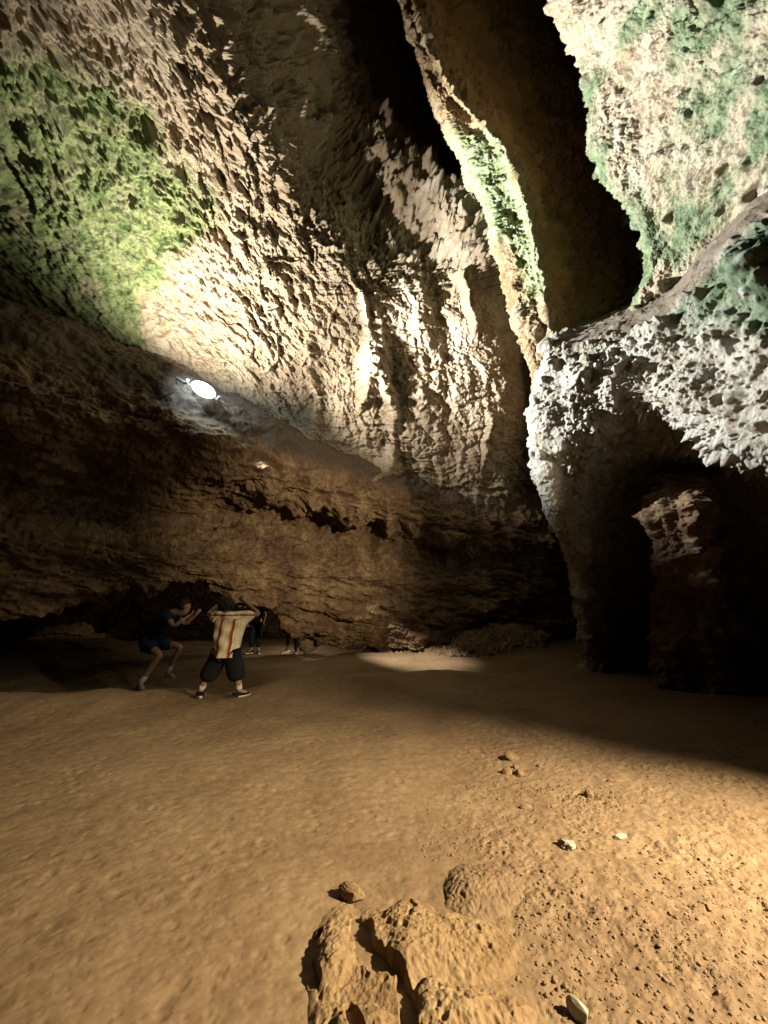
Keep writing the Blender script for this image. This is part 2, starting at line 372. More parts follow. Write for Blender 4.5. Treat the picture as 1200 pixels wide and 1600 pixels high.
def at_low(p, px, py, d):
    line = np.interp(px, [-300, 0, 150, 300, 420, 560, 700, 815], [470, 545, 585, 650, 700, 750, 790, 800])
    return dict(clay_and_shading=sstep(18, -22, py - line) * 0.9, algae=px * 0)
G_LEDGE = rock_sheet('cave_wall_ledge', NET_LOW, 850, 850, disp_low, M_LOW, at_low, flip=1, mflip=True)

# ------------------------------------------------------------------ cave: hanging fin with the niche behind it
NET_FIN = [
 [(660, -350, 16), (560, -350, 10.6), (590, -350, 10.0), (690, -350, 11.0), (780, -350, 12.4), (900, -350, 13), (1080, -350, 13)],
 [(680, -150, 16), (603, -150, 10.3), (622, -150, 9.7), (705, -150, 10.7), (790, -150, 12.0), (900, -150, 13), (1080, -150, 13)],
 [(700, 0, 16), (630, 0, 10.0), (650, 0, 9.3), (720, 0, 10.2), (800, 0, 11.5), (900, 0, 12.5), (1080, 0, 12.5)],
 [(730, 120, 16), (664, 120, 10.1), (694, 120, 9.05), (752, 120, 9.9), (815, 120, 11.0), (920, 120, 12), (1100, 120, 12)],
 [(770, 230, 15), (708, 230, 10.0), (786, 230, 8.6), (818, 230, 9.5), (862, 230, 10.8), (950, 230, 11.5), (1100, 230, 11.5)],
 [(810, 330, 15), (757, 330, 9.8), (826, 330, 8.4), (850, 330, 9.2), (892, 330, 10.2), (970, 330, 11), (1100, 330, 11)],
 [(840, 430, 14), (785, 430, 9.5), (845, 430, 8.2), (866, 430, 8.9), (906, 430, 9.7), (990, 430, 10), (1100, 430, 10)],
 [(860, 520, 14), (812, 520, 9.0), (861, 520, 8.0), (880, 520, 8.6), (920, 520, 9.1), (980, 520, 9.3), (1100, 520, 9.3)],
 [(880, 600, 13), (834, 600, 8.8), (868, 600, 7.9), (890, 600, 8.3), (930, 600, 8.6), (1000, 600, 8.8), (1100, 600, 8.8)],
 [(890, 680, 13), (838, 680, 9.0), (875, 680, 8.2), (900, 680, 8.5), (930, 680, 8.8), (1000, 680, 9), (1100, 680, 9)],
]
for r_ in NET_FIN:
    a_, b_ = r_[1], r_[2]; r_.insert(2, tuple(x + .82 * (y - x) for x, y in zip(a_, b_)))
def disp_fin(p, px, py, n):
    d = 0.06 * ridged(p * 0.8, 3, 0.5, seed=203) + 0.17 * fbm(p * 1.4, 3, seed=209) + 0.012 * fbm(p * 17, 2, seed=207) + 0.05 * billow(p * 3.2, 4, 0.6, seed=221) + .10 * ridged(p * .9, 3, .5, seed=205) * sstep(0, 60, px - np.interp(py, [-200, 0, 120, 230, 330, 430, 520, 600], [620, 650, 694, 786, 826, 845, 861, 868])) + 0.02 * billow(p * 11, 3, 0.6, seed=231) - 0.05
    return d, 0
def at_fin(p, px, py, d):
    ridge = np.interp(py, [-200, 0, 120, 230, 330, 430, 520, 600], [620, 650, 694, 786, 826, 845, 861, 868])
    a = sstep(30, -10, px - ridge) * sstep(150, 230, py) * sstep(540, 430, py) * (0.75 - 0.5 * sstep(330, 430, py) * sstep(20, -30, px - ridge + 30))
    return dict(algae=a, clay_and_shading=sstep(-4, 25, px - ridge) * 0.85)  # recess past the ridge coloured brighter, standing in for light it lacks
rock_sheet('cave_wall_hanging_fin', NET_FIN, 900, 520, disp_fin, M_FIN, at_fin, flip=1, mflip=True)

# ------------------------------------------------------------------ cave: big overhanging wall on the right
NET_RIGHT = [
 [(980, -420, 12), (800, -420, 7.7), (900, -420, 6.5), (1100, -420, 5.2), (1300, -420, 4.3), (1600, -420, 3.6)],
 [(960, -150, 12), (838, -150, 7.6), (940, -150, 6.5), (1100, -150, 5.4), (1280, -150, 4.5), (1600, -150, 3.8)],
 [(960, 0, 12), (860, 0, 7.6), (955, 0, 6.5), (1100, 0, 5.5), (1260, 0, 4.6), (1550, 0, 3.9)],
 [(1000, 130, 11.5), (908, 130, 7.5), (990, 130, 6.6), (1110, 130, 5.6), (1260, 130, 4.7), (1550, 130, 4.0)],
 [(1020, 260, 11), (932, 260, 7.4), (1010, 260, 6.7), (1115, 260, 5.8), (1260, 260, 4.9), (1550, 260, 4.1)],
 [(1080, 350, 10.5), (990, 350, 7.3), (1045, 350, 6.8), (1130, 350, 6.1), (1260, 350, 5.2), (1550, 350, 4.3)],
 [(1090, 430, 10), (1004, 430, 7.3), (1050, 430, 6.9), (1130, 430, 6.3), (1260, 430, 5.5), (1550, 430, 4.6)],
 [(1050, 500, 9.5), (965, 500, 7.6), (1030, 500, 7.3), (1130, 500, 7.0), (1260, 500, 6.2), (1550, 500, 5.2)],
 [(1000, 560, 9.5), (900, 550, 8.2), (1000, 560, 8.2), (1130, 560, 8.0), (1260, 560, 7.4), (1550, 560, 6.4)],
]
for r_ in NET_RIGHT:
    k_, e_ = r_[0], r_[1]; r_.insert(1, (e_[0] + 0.12 * (k_[0] - e_[0]), e_[1], e_[2] + 0.9))
def disp_right(p, px, py, n):
    d = 0.10 * ridged(p * 0.9, 3, 0.5, seed=303) + 0.09 * fbm(p * 2.4, 4, 0.55, seed=311) + 0.06 * fbm(p * 7.0, 5, 0.6, seed=321)
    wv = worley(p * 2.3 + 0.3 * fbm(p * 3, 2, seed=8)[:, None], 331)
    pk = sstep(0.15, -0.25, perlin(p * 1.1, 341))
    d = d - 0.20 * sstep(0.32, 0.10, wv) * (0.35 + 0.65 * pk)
    return d, 0
def at_right(p, px, py, d):
    a = 0.38 + 0.5 * fbm(p * 0.8, 4, seed=350) + 0.28 * sstep(1000, 1120, px) * sstep(380, 100, py)
    a += 0.4 * sstep(50, 15, np.abs(px - np.interp(py, [0, 130, 260, 350], [905, 925, 950, 990]))) * sstep(60, 200, py)
    return dict(algae=np.clip(a, 0, 0.8), clay_and_shading=sstep(-0.02, -0.16, d) * 0.4)
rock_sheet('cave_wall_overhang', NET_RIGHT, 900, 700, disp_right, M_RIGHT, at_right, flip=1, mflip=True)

# ------------------------------------------------------------------ cave: jutting pale shelf and its underside
NET_SHELF = [
 [(900, 480, 11), (930, 500, 8.9), (950, 490, 8.8), (990, 470, 8.4), (1060, 430, 7.8), (1130, 350, 7.0), (1210, 270, 6.3), (1350, 180, 5.6), (1600, 60, 5)],
 [(890, 530, 11), (858, 530, 7.9), (900, 520, 7.5), (960, 503, 7.1), (1040, 470, 6.5), (1110, 385, 6.0), (1200, 305, 5.3), (1350, 230, 4.7), (1600, 150, 4)],
 [(885, 560, 11), (846, 565, 7.7), (885, 550, 7.1), (955, 532, 6.7), (1035, 512, 6.1), (1110, 430, 5.6), (1200, 360, 4.95), (1350, 290, 4.4), (1600, 230, 3.8)],
 [(880, 620, 11), (831, 620, 7.7), (880, 600, 6.95), (950, 580, 6.6), (1030, 560, 6.1), (1110, 520, 5.5), (1200, 480, 4.9), (1350, 440, 4.3), (1600, 400, 3.8)],
 [(880, 690, 11), (825, 690, 7.7), (887, 680, 6.95), (950, 635, 6.6), (1035, 625, 6.05), (1120, 640, 5.4), (1200, 640, 4.8), (1350, 640, 4.2), (1600, 640, 3.7)],
 [(890, 745, 11), (833, 745, 7.8), (895, 735, 7.1), (960, 672, 7.0), (1045, 662, 6.5), (1130, 708, 5.6), (1200, 712, 5.1), (1350, 720, 4.4), (1600, 720, 4)],
 [(900, 800, 11), (850, 800, 7.9), (900, 790, 7.35), (970, 730, 8.2), (1045, 740, 8.4), (1130, 760, 7.8), (1200, 770, 7.2), (1350, 780, 6.2), (1600, 780, 5.2)],
 [(920, 880, 11), (885, 870, 8.3), (915, 880, 7.8), (970, 880, 8.9), (1040, 870, 9.0), (1130, 890, 8.6), (1200, 900, 8.2), (1350, 900, 7.2), (1600, 900, 6)],
 [(930, 980, 11), (905, 980, 8.9), (930, 980, 8.3), (980, 980, 9.0), (1040, 980, 8.8), (1130, 1000, 8.0), (1200, 1010, 7.4), (1350, 1010, 6.4), (1600, 1010, 5)],
 [(940, 1120, 11), (905, 1110, 9.1), (940, 1110, 8.3), (990, 1110, 8.0), (1050, 1130, 7.2), (1130, 1170, 6.2), (1200, 1210, 5.5), (1350, 1280, 4.8), (1600, 1360, 4.2)],
]
def disp_shelf(p, px, py, n):
    low = sstep(720, 800, py)
    d = 0.05 * ridged(p * 1.1, 3, 0.5, seed=403) + 0.17 * fbm(p * 1.5, 2, 0.45, seed=411) * (1 - 0.5 * low) + 0.045 * fbm(p * 4.2, 5, 0.5, seed=421) - 0.075 * sstep(.02, .34, fbm(p * np.array([2.4, 2.4, 3.6]), 4, .5, seed=425)) + 0.020 * fbm(p * 13, 3, .6, seed=427) - 0.04 * sstep(.36, .14, worley(p * 9.5 + .6 * fbm(p * 6, 2, seed=14)[:, None], 426))
    crest = np.interp(px, [850, 900, 960, 1040, 1110, 1200, 1350], [530, 520, 500, 472, 385, 305, 230])
    mud = sstep(25, 0, np.abs(py - crest - 2) - 12) * sstep(860, 900, px)
    wv = worley(p * 2.9 + 0.4 * fbm(p * 3, 2, seed=8)[:, None], 431)
    d = d - 0.14 * sstep(0.38, 0.12, wv) * (1 - low)
    col = sstep(905, 870, px)
    d = d * (1 - 0.72 * mud) * (1 - 0.45 * col * (1 - mud))
    # dark hollow far right
    d = d - 0.55 * np.exp(-(((px - 1185) / 40) ** 2 + ((py - 430) / 38) ** 2))
    return d, 0
def at_shelf(p, px, py, d):
    crest = np.interp(px, [850, 900, 960, 1040, 1110, 1200, 1350], [530, 520, 500, 472, 385, 305, 230])
    mud = sstep(25, 0, np.abs(py - crest - 2) - 12) * sstep(860, 900, px)
    a = sstep(1000, 1060, px) * sstep(600, 480, py) * 0.65
    return dict(algae=a * (1 - mud), clay_and_shading=np.clip(mud * 0.7 + sstep(700, 760, py) * sstep(900, 930, px) * 0.55, 0, 1))  # mud along the crest, browner tone below the lip
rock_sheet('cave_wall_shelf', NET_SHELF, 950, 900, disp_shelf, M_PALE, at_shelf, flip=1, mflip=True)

# ------------------------------------------------------------------ floor
crest_x = np.array([-9, -4.0, -3.3, -2.6, -1.9, -1.0, 0.2, 1.2, 2.5, 9])
crest_y = np.array([6.6, 6.9, 7.3, 6.9, 7.6, 8.0, 8.3, 8.6, 9.0, 9.5])
def floor_z(x, y, fine=True):
    p = np.stack([x, y, 0 * x], 1)
    z = 0.05 * fbm(p * 0.5, 3, seed=501)
    cy = np.interp(x, crest_x, crest_y) + 0.22 * fbm(p * np.array([1.3, 0, 0]) + 3.3, 3, seed=503)
    bank = 0.16 * np.exp(-((y - cy + 0.5) / 0.8) ** 2)
    drop = -0.42 * sstep(cy - 0.1, cy + 0.55, y) + 0.26 * sstep(9.2, 12.0, y)
    lft = sstep(-1.6, -2.4, x) * sstep(-4.4, -3.2, x)
    z = z + bank * (1 - 0.6 * lft) * sstep(3.0, 0.5, x) + drop * sstep(4.5, 2.5, x)
    z += 0.09 * np.exp(-(((x - 3.1) / 1.1) ** 2 + ((y - 3.1) / 0.9) ** 2)) + 0.05 * np.exp(-(((x - 1.4) / .6) ** 2 + ((y - 2.4) / .4) ** 2))
    if fine:
        bx = 0.35 + 0.25 * (y - 2.0) * 0.35 + 0.35 * fbm(p * 1.1, 3, seed=510)
        gr = sstep(-0.15, 0.35, x - bx) * sstep(8, 5, y)
        wv = worley(p * np.array([9, 9, 1]), 520); wv2 = worley(p * np.array([26, 26, 1]), 521)
        dents = -0.0065 * sstep(0.42, 0.12, wv) * sstep(-0.25, 0.2, perlin(p * 1.7, 525)) - 0.0022 * sstep(0.5, 0.1, wv2)
        rip = 0.004 * billow(p * np.array([4.4, 6.4, 1]), 2, 0.5, seed=530)
        mudz = dents + rip + 0.0012 * fbm(p * 25, 2, seed=533)
        clump = sstep(-0.12, 0.28, fbm(p * 1.9, 3, seed=540))
        grz = 0.6 * 0.011 * ridged(p * 6.5, 3, 0.6, seed=541) + (0.002 + 0.006 * clump) * (0.5 - worley(p * np.array([21, 21, 1]) , 545)) * 1.6 + (0.002 + 0.004 * clump) * billow(p * 42, 2, 0.6, seed=546)
        z = z + (1 - gr) * mudz + gr * grz
        return z, gr
    return z
ys = -1.0 + 2.2 * (np.exp(np.linspace(0, 1, 1100) * math.log(24 / 2.2 + 1)) - 1) 
# rows finer where the camera looks steeply down
ys = np.concatenate([np.linspace(-1.0, 1.5, 60)[:-1], 1.5 * np.exp(np.linspace(0, 1, 1050) * math.log(21 / 1.5))])
ts = np.concatenate([np.linspace(-2.4, -1.05, 60)[:-1], np.linspace(-1.05, 1.15, 1000), np.linspace(1.15, 2.4, 60)[1:]])
YY, TT = np.meshgrid(ys, ts, indexing='ij'); XX = (YY + 1.6) * TT * 0.86
zz, gr = floor_z(XX.reshape(-1), YY.reshape(-1))
gfl = np.stack([XX, YY, zz.reshape(XX.shape)], -1)
tag(mesh_grid('cave_floor', gfl, M_FLOOR, None, dict(algae=gr * 0, clay_and_shading=gr * 0)), kind='structure')

# ------------------------------------------------------------------ stones
def ground(px, py):
    return ground_many(np.array([px], float), np.array([py], float))[0]
def ground_many(px, py):
    a = np.stack([G(x, y, 0.0) for x, y in zip(px, py)])
    g = a.copy()
    for _ in range(5):
        z = floor_z(g[:, 0], g[:, 1], False); t = (z - CAMZ) / (0 - CAMZ)
        g = np.stack([a[:, 0] * t, a[:, 1] * t, z], 1)
    return g
def stone_mesh(name, sx, sy, sz, seed, mat, subdiv=4, rough=0.25, facet=0.0):
    bm = bmesh.new(); bmesh.ops.create_icosphere(bm, subdivisions=subdiv, radius=1)
    v = np.array([q.co for q in bm.verts])
    d = 1 + rough * fbm(v * 1.1 + seed * 3.1, 3, 0.5, seed=seed) + rough * 0.35 * billow(v * 2.7 + seed, 3, 0.6, seed=seed + 5)
    v = v * d[:, None]
    rnd = np.random.RandomState(seed)
    for _ in range(9):                                      # broken faces
        a = rnd.normal(size=3); a /= np.linalg.norm(a); c = 0.62 + 0.3 * rnd.rand()
        t = v @ a - c; v = v - np.where(t > 0, t * 0.85, 0)[:, None] * a
    v = v + 0.02 * rough * 4 * perlin(v * 9, seed + 9)[:, None] * v
    for q, c in zip(bm.verts, v): q.co = (c[0] * sx, c[1] * sy, c[2] * sz)
    me = bpy.data.meshes.new(name); bm.to_mesh(me); bm.free()
    for f in me.polygons: f.use_smooth = True
    me.materials.append(mat); return me
def put_stone(name, px, py, w_px, hr, seed, mat, label, cat='stone', rz=0, asp=0.8, tilt=0, group=None, sub=4, sink=0.25, rough=0.25):
    g = ground(px, py); d = g[1] * cp + (g[2] - CAMZ) * sp
    wdt = w_px / F * d / 2
    me = stone_mesh(name, wdt, wdt * asp, wdt * hr, seed, mat, sub, rough)
    o = bpy.data.objects.new(name, me); COL.objects.link(o)
    o.location = (g[0], g[1], g[2] + wdt * hr * (1 - 2 * sink) ); o.rotation_euler = (tilt, tilt * 0.6, rz)
    tag(o, label, cat, group); return o
put_stone('stone', 800, 1187, 30, .5, 1, M_STONE, 'flat pale leaf-shaped stone tilted up at the edge of the shadow', rz=0.5, asp=.6, tilt=0.35)
put_stone('stone', 793, 1210, 17, .7, 2, M_STONE, 'squarish tan stone just below the leaf-shaped stone', rz=0.2)
put_stone('stone', 812, 1212, 20, .6, 3, M_STONE, 'wedge of brown stone right of the squarish tan stone, in a cluster', rz=0.9)
put_stone('stone', 806, 1201, 12, .7, 4, M_STONE, 'small pale stone between the leaf-shaped stone and the wedge stone', rz=0.9)
put_stone('stone', 843, 1199, 10, .7, 5, M_STONE, 'tiny tan stone right of the clustered stones at the shadow edge', rz=0.9)
put_stone('stone', 821, 1264, 21, .45, 6, M_STONE, 'thin light stone lying alone below the stone cluster', rz=0.1, asp=.45)
put_stone('stone', 920, 1245, 17, .8, 7, M_STONE, 'round brown stone with a dark gap on its right', rz=0.3)
put_stone('stone', 888, 1326, 26, .55, 8, M_WHITE, 'crumbling pale stone above the gravel patch, split in two lumps', rz=-0.5, rough=.6)
put_stone('stone', 970, 1310, 22, .45, 9, M_WHITE, 'whitish flat stone right of the crumbling pale stone', rz=0.2, asp=.5)
put_stone('stone', 965, 1222, 36, .22, 10, M_STONE, 'long narrow grey stone sliver lying in the half shadow', rz=0.05, asp=.25)
put_stone('stone', 1107, 1422, 14, .7, 11, M_STONE, 'small sharp stone far right in the gravel', rz=0.4)
put_stone('white_stone', 905, 1590, 40, .9, 12, M_WHITE, 'smooth white stone standing out at the bottom edge of the ground', rz=-0.9, asp=.55, sink=.3, rough=.12)
put_stone('rock', 550, 1404, 46, .5, 17, M_BOULDER, 'knobbly elongated clod lying above the big ochre boulder', 'rock', rz=-0.6, asp=.55, rough=.3, sub=5, sink=.2)
# gravel lying about on the right
rs = np.random.RandomState(4)
protos = [stone_mesh('gravel', 1, .8, .65, 30 + k, M_GRAVEL, 2, .3) for k in range(4)]
pv = [np.array([v.co for v in m.vertices]) for m in protos]; pf = [[list(f.vertices) for f in m.polygons] for m in protos]
vs, fs, off = [], [], 0
cl = [(905, 1250, 60, 25), (700, 1360, 45, 35), (820, 1225, 60, 35), (640, 1370, 60, 30), (870, 1440, 70, 50), (1080, 1410, 110, 60), (1130, 1500, 90, 80), (960, 1520, 130, 60), (930, 1250, 40, 15), (760, 1300, 90, 60), (1000, 1400, 150, 90)]
sp_ = []
for k in range(6500):
    if rs.rand() < 0.62:
        c = cl[rs.randint(len(cl))]; px, py = c[0] + rs.normal() * c[2] * .7, c[1] + rs.normal() * c[3] * .7
    else: px, py = rs.uniform(620, 1330), rs.uniform(1190, 1640)
    if px < 640 + max(0, 1360 - py) * .15 or py < 1165 or py > 1680: continue
    if px < 780 and py > 1345: continue
    sp_.append((px, py))
sp_ = np.array(sp_); gs = ground_many(sp_[:, 0], sp_[:, 1]); zs = floor_z(gs[:, 0], gs[:, 1])[0]
for g, z1 in zip(gs, zs):
    s = 0.0022 + 0.011 * rs.rand() ** 5; j = rs.randint(4); a = rs.rand() * 6.28
    R = np.array([[math.cos(a), -math.sin(a), 0], [math.sin(a), math.cos(a), 0], [0, 0, 1]])
    vs.append(pv[j] @ R.T * s * np.array([1, 1, .9]) + np.array([g[0], g[1], z1 + s * .05])); fs += [[i + off for i in f] for f in pf[j]]; off += len(pv[j])
me = bpy.data.meshes.new('gravel'); me.from_pydata(np.concatenate(vs).tolist(), [], fs)
me.materials.append(M_GRAVEL); o = bpy.data.objects.new('gravel', me); COL.objects.link(o); tag(o, 'loose ochre gravel and crumbs strewn over the right part of the floor', 'gravel', kind='stuff')

# ------------------------------------------------------------------ foreground boulder: relief over its footprint on the ground
def poly_dist(px, py, pts):
    best = np.full(px.shape, 1e9); 
    for (x0, y0, w0), (x1, y1, w1) in zip(pts[:-1], pts[1:]):
        dx, dy = x1 - x0, y1 - y0; t = np.clip(((px - x0) * dx + (py - y0) * dy) / (dx * dx + dy * dy), 0, 1)
        dd = np.hypot(px - x0 - t * dx, py - y0 - t * dy) / (w0 + t * (w1 - w0)); best = np.minimum(best, dd)
    return best
def relief(name, x0, x1, y0, y1, n, fn, mat, label, cat):
    xs = np.linspace(x0, x1, n); ys_ = np.linspace(y0, y1, n)
    YY, XX = np.meshgrid(ys_, xs, indexing='ij'); x, y = XX.reshape(-1), YY.reshape(-1)
    base = floor_z(x, y, False)
    # plan coordinates written as the photo pixel of that spot of the level ground
    q = np.stack([x, y, 0 * x], 1); px, py = screen(q)
    h = fn(px, py, q)
    z = base + h
    o = mesh_grid(name, np.stack([XX, YY, z.reshape(XX.shape)], -1), mat, None, dict(algae=h * 0, clay_and_shading=h * 0))
    return tag(o, label, cat)
def bump_(px, py, cx, cy, rx, ry, k=3.0):
    r = ((px - cx) / rx) ** 2 + ((py - cy) / ry) ** 2
    return np.clip(1 - r ** (k / 2), 0, 1) ** 0.75
def fn_boulder(px, py, q):
    wx = 8 * fbm(q * 4, 2, seed=601); wy = 8 * fbm(q * 5 + 9, 3, seed=602); a, b = px + wx, py + wy
    h = -0.015 + 0.0 * px
    def lobe(cx, cy, rl, rr, ru, rd, k, top):
        r = (np.where(a < cx, (a - cx) / rl, (a - cx) / rr)) ** 2 + (np.where(b < cy, (b - cy) / ru, (b - cy) / rd)) ** 2
        r = np.sqrt(r); e_ = sstep(-.6, .6, (a - cx) / 60); return -0.014 + (top + 0.014) * np.clip(1 - r ** (k + e_ * (1.6 - k)), 0, 1) ** (0.6 + 0.9 * e_)
    for L_ in ((560, 1530, 86, 330, 135, 200, 2.4, .035), (600, 1500, 60, 230, 95, 100, 2.0, .05), (655, 1490, 80, 210, 85, 80, 2.2, .075),
               (700, 1590, 70, 190, 70, 120, 2.2, .08), (525, 1505, 44, 60, 70, 80, 2.2, .065), (570, 1600, 70, 90, 60, 90, 2.0, .06)):
        h = np.maximum(h, lobe(*L_))
    def groove(pts, dep, s=1.0):
        return -dep * sstep(1.5, 0.75, poly_dist(px + 3 * fbm(q * 20, 2, seed=610), py + 3 * fbm(q * 20 + 4, 2, seed=611), pts))
    h += groove([(553, 1445, 5), (566, 1462, 13), (572, 1485, 10)], .09) + groove([(570, 1490, 13), (590, 1512, 15), (625, 1532, 6)], .13)
    h += groove([(628, 1545, 7), (640, 1580, 11), (640, 1650, 9)], .13) + groove([(545, 1580, 6), (552, 1600, 9), (570, 1640, 5)], .07)
    h += groove([(500, 1462, 4), (478, 1500, 7), (492, 1540, 7)], .09)
    h += groove([(634, 1407, 3), (648, 1428, 4)], .03) + groove([(643, 1432, 3), (640, 1455, 3)], .03)
    edge = sstep(-0.014, 0.04, h)
    h += edge * (0.024 * fbm(q * 5, 5, 0.55, seed=620) + 0.006 * fbm(q * 34, 2, seed=622) - 0.012 * sstep(.30, .10, worley(q * np.array([13, 13, 1]) + .3 * fbm(q * 9, 2, seed=624)[:, None], 623)) + 0.003 * billow(q * 26, 3, 0.6, seed=621))
    h += edge * (-0.004) * sstep(.3, .1, worley(q * np.array([22, 22, 1]), 633))
    return h
a0, a1 = G(440, 1640), G(900, 1640); b0 = G(440, 1380)
relief('boulder', -0.75, 1.05, 1.25, 3.0, 620, fn_boulder, M_BOULDER, 'large cracked ochre boulder half sunk in the floor at the bottom, split by black gaps', 'boulder')
def fn_mound(px, py, q):
    wx = 8 * fbm(q * 5, 3, seed=641); a, b = px + wx, py + wx
    r = np.sqrt(np.where(a < 735, (a - 735) / 52, (a - 735) / 110) ** 2 + np.where(b < 1395, (b - 1395) / 48, (b - 1395) / 75) ** 2); h = -0.014 + 0.065 * np.clip(1 - r ** 1.9, 0, 1) ** 1.3
    h += -0.10 * sstep(1.2, .5, poly_dist(px, py, [(683, 1365, 4), (682, 1385, 6), (693, 1412, 5)]))
    h += sstep(-0.014, .03, h) * (0.010 * fbm(q * 9, 4, 0.6, seed=642) + 0.004 * billow(q * 30, 2, seed=643))
    return h
m0 = G(742, 1400)
relief('small_boulder', m0[0] - .55, m0[0] + .55, m0[1] - .55, m0[1] + .65, 320, fn_mound, M_FLOOR, 'low rounded ochre rock with a dark crevice on its left, above the large boulder', 'rock')

# ------------------------------------------------------------------ rocks at the foot of the far wall
def far_stone(name, px, py, d, w_, h_, seed, mat, label, cat='rock', group=None, rough=.25, rz=0):
    c = P(px, py, d); s = w_ / F * d / 2; t = h_ / F * d / 2
    o = bpy.data.objects.new(name, stone_mesh(name, s, s * .8, t, seed, mat, 5, rough)); COL.objects.link(o)
    o.location = c; o.rotation_euler = (0, 0, rz); tag(o, label, cat, group); return o
far_stone('boulder', 483, 1002, 12.3, 34, 36, 61, M_STONE, 'pale rounded boulder in the passage beside the white shoes', 'boulder')
def fn_bank(px, py, q): return 0
nb = 260
bk = [[(560, 1030, 12.6), (620, 1030, 12.2), (680, 1034, 11.8), (720, 1030, 11.6), (790, 1036, 11.6), (860, 1044, 11.6)],
      [(560, 1024, 12.9), (620, 1022, 12.5), (680, 1020, 12.2), (715, 1010, 12.1), (785, 1000, 12.3), (860, 1015, 12.4)],
      [(560, 1016, 13.2), (620, 1012, 13.0), (675, 1010, 12.8), (715, 1000, 12.8), (775, 978, 13.0), (860, 995, 13.2)],
      [(560, 1020, 14.0), (620, 1018, 14), (680, 1016, 14), (715, 1006, 14), (765, 990, 14.2), (850, 1030, 14.2)]]
gb = surface(bk, 160, 420); nbm = grid_normals(gb, -1); pb = gb.reshape(-1, 3)
db = 0.20 * fbm(pb * 1.8, 4, 0.6, seed=701) + .09 * billow(pb * 4.5, 4, .6, seed=704) - .04 + 0.02 * billow(pb * 14, 2, seed=702)
o = mesh_grid('rubble_bank', (pb + nbm.reshape(-1, 3) * db[:, None]).reshape(gb.shape), M_STONE, None, dict(algae=db * 0, clay_and_shading=db * 0))
tag(o, 'pale rubble bank rising to the right at the foot of the far wall', 'rubble', kind='stuff')

# ------------------------------------------------------------------ hanging column under the shelf
def column(name, axis, mat, label, cat, seed, nr=220, nl=420, amp=0.12, squash=0.7, lobes=3):
    pts = np.array([P(a[0], a[1], a[2]) for a in axis]); rad = np.array([[a[3] / F * a[2]] for a in axis])
    t = np.linspace(0, len(axis) - 1, nl); c = catmull(pts, t); r = catmull(rad, t)[:, 0]
    th = np.linspace(0, 2 * math.pi, nr)
    lob = 1 + 0.22 * np.cos(lobes * th[None, :] + 2 * np.sin(t[:, None] * .7) + seed) + 0.1 * np.cos(7 * th[None, :] + seed * 2)
    g = np.stack([c[:, None, 0] + r[:, None] * lob * np.cos(th), c[:, None, 1] + r[:, None] * lob * squash * np.sin(th), c[:, None, 2] + 0 * lob], -1)
    n = g - c[:, None, :]; n /= np.linalg.norm(n, axis=2, keepdims=True)
    p = g.reshape(-1, 3); d = amp * ridged(p * 1.5, 3, seed=seed) + 0.4 * amp * billow(p * 6, 3, .6, seed=seed + 3)
    g = g + n * d.reshape(g.shape[:2])[..., None]; g[:, -1] = g[:, 0]
    o = mesh_grid(name, g, mat, None, dict(algae=d * 0, clay_and_shading=d * 0)); return tag(o, label, cat)
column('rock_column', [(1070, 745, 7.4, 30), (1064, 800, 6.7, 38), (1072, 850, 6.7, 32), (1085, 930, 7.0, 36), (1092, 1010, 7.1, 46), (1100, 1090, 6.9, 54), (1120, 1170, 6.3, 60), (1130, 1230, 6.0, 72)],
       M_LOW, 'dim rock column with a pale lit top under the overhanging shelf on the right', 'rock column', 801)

# ------------------------------------------------------------------ the lamp on the ledge
def cyl_between(a, b, r, seg=16, r2=None):
    a, b = Vector(a), Vector(b); bm = bmesh.new()
    bmesh.ops.create_cone(bm, cap_ends=True, segments=seg, radius1=r, radius2=r if r2 is None else r2, depth=(b - a).length)
    bmesh.ops.transform(bm, matrix=Matrix.Translation((a + b) / 2) @ (b - a).to_track_quat('Z', 'Y').to_matrix().to_4x4(), verts=bm.verts)
    return bm
def join(*bms):
    out = bms[0]
    for b in bms[1:]:
        m = bpy.data.meshes.new('tmp'); b.to_mesh(m); b.free(); out.from_mesh(m); bpy.data.meshes.remove(m)
    return out
M_BATTEN = plain('grey_enamel', (.55, .57, .58), .4, metal=.3)
M_GLOW = plain('tube_glare', (.9, .95, 1), .4, emis=(.75, .92, 1, 1), strength=9)
M_CABLE = plain('black_cable', (.02, .02, .022), .6)
la, lb = P(276, 590, 9.35), P(356, 634, 9.15)
fix = tag(empty('ledge_lamp', tuple((la + lb) / 2)), 'white lamp, its glare shaped as a glowing oval, on a thin batten, lying on the ledge of the left wall', 'lamp')
def loc(o, par): o.parent = par; o.matrix_parent_inverse = Matrix.Translation(-Vector(par.location)); return o
ax = (lb - la) / np.linalg.norm(lb - la)
loc(bm_obj('batten', cyl_between(la, lb, .022), M_BATTEN), fix)
c0, c1 = la + ax * .34, lb - ax * .22
upv = np.array([0, -.05, .05])
bm = bmesh.new(); bmesh.ops.create_uvsphere(bm, u_segments=32, v_segments=20, radius=1)
bmesh.ops.transform(bm, matrix=Matrix.Translation(Vector((c0 + c1) / 2 + upv)) @ Vector(ax).to_track_quat('X', 'Z').to_matrix().to_4x4() @ Matrix.Diagonal((.31, .15, .15, 1)), verts=bm.verts)
loc(bm_obj('lamp_glare', bm, M_GLOW), fix)  # oval swollen to the size of the lamp's glare
for e in (c0, c1): loc(bm_obj('end_cap', cyl_between(e + upv - ax * .02, e + upv + ax * .02, .05, 24), M_BATTEN), fix)
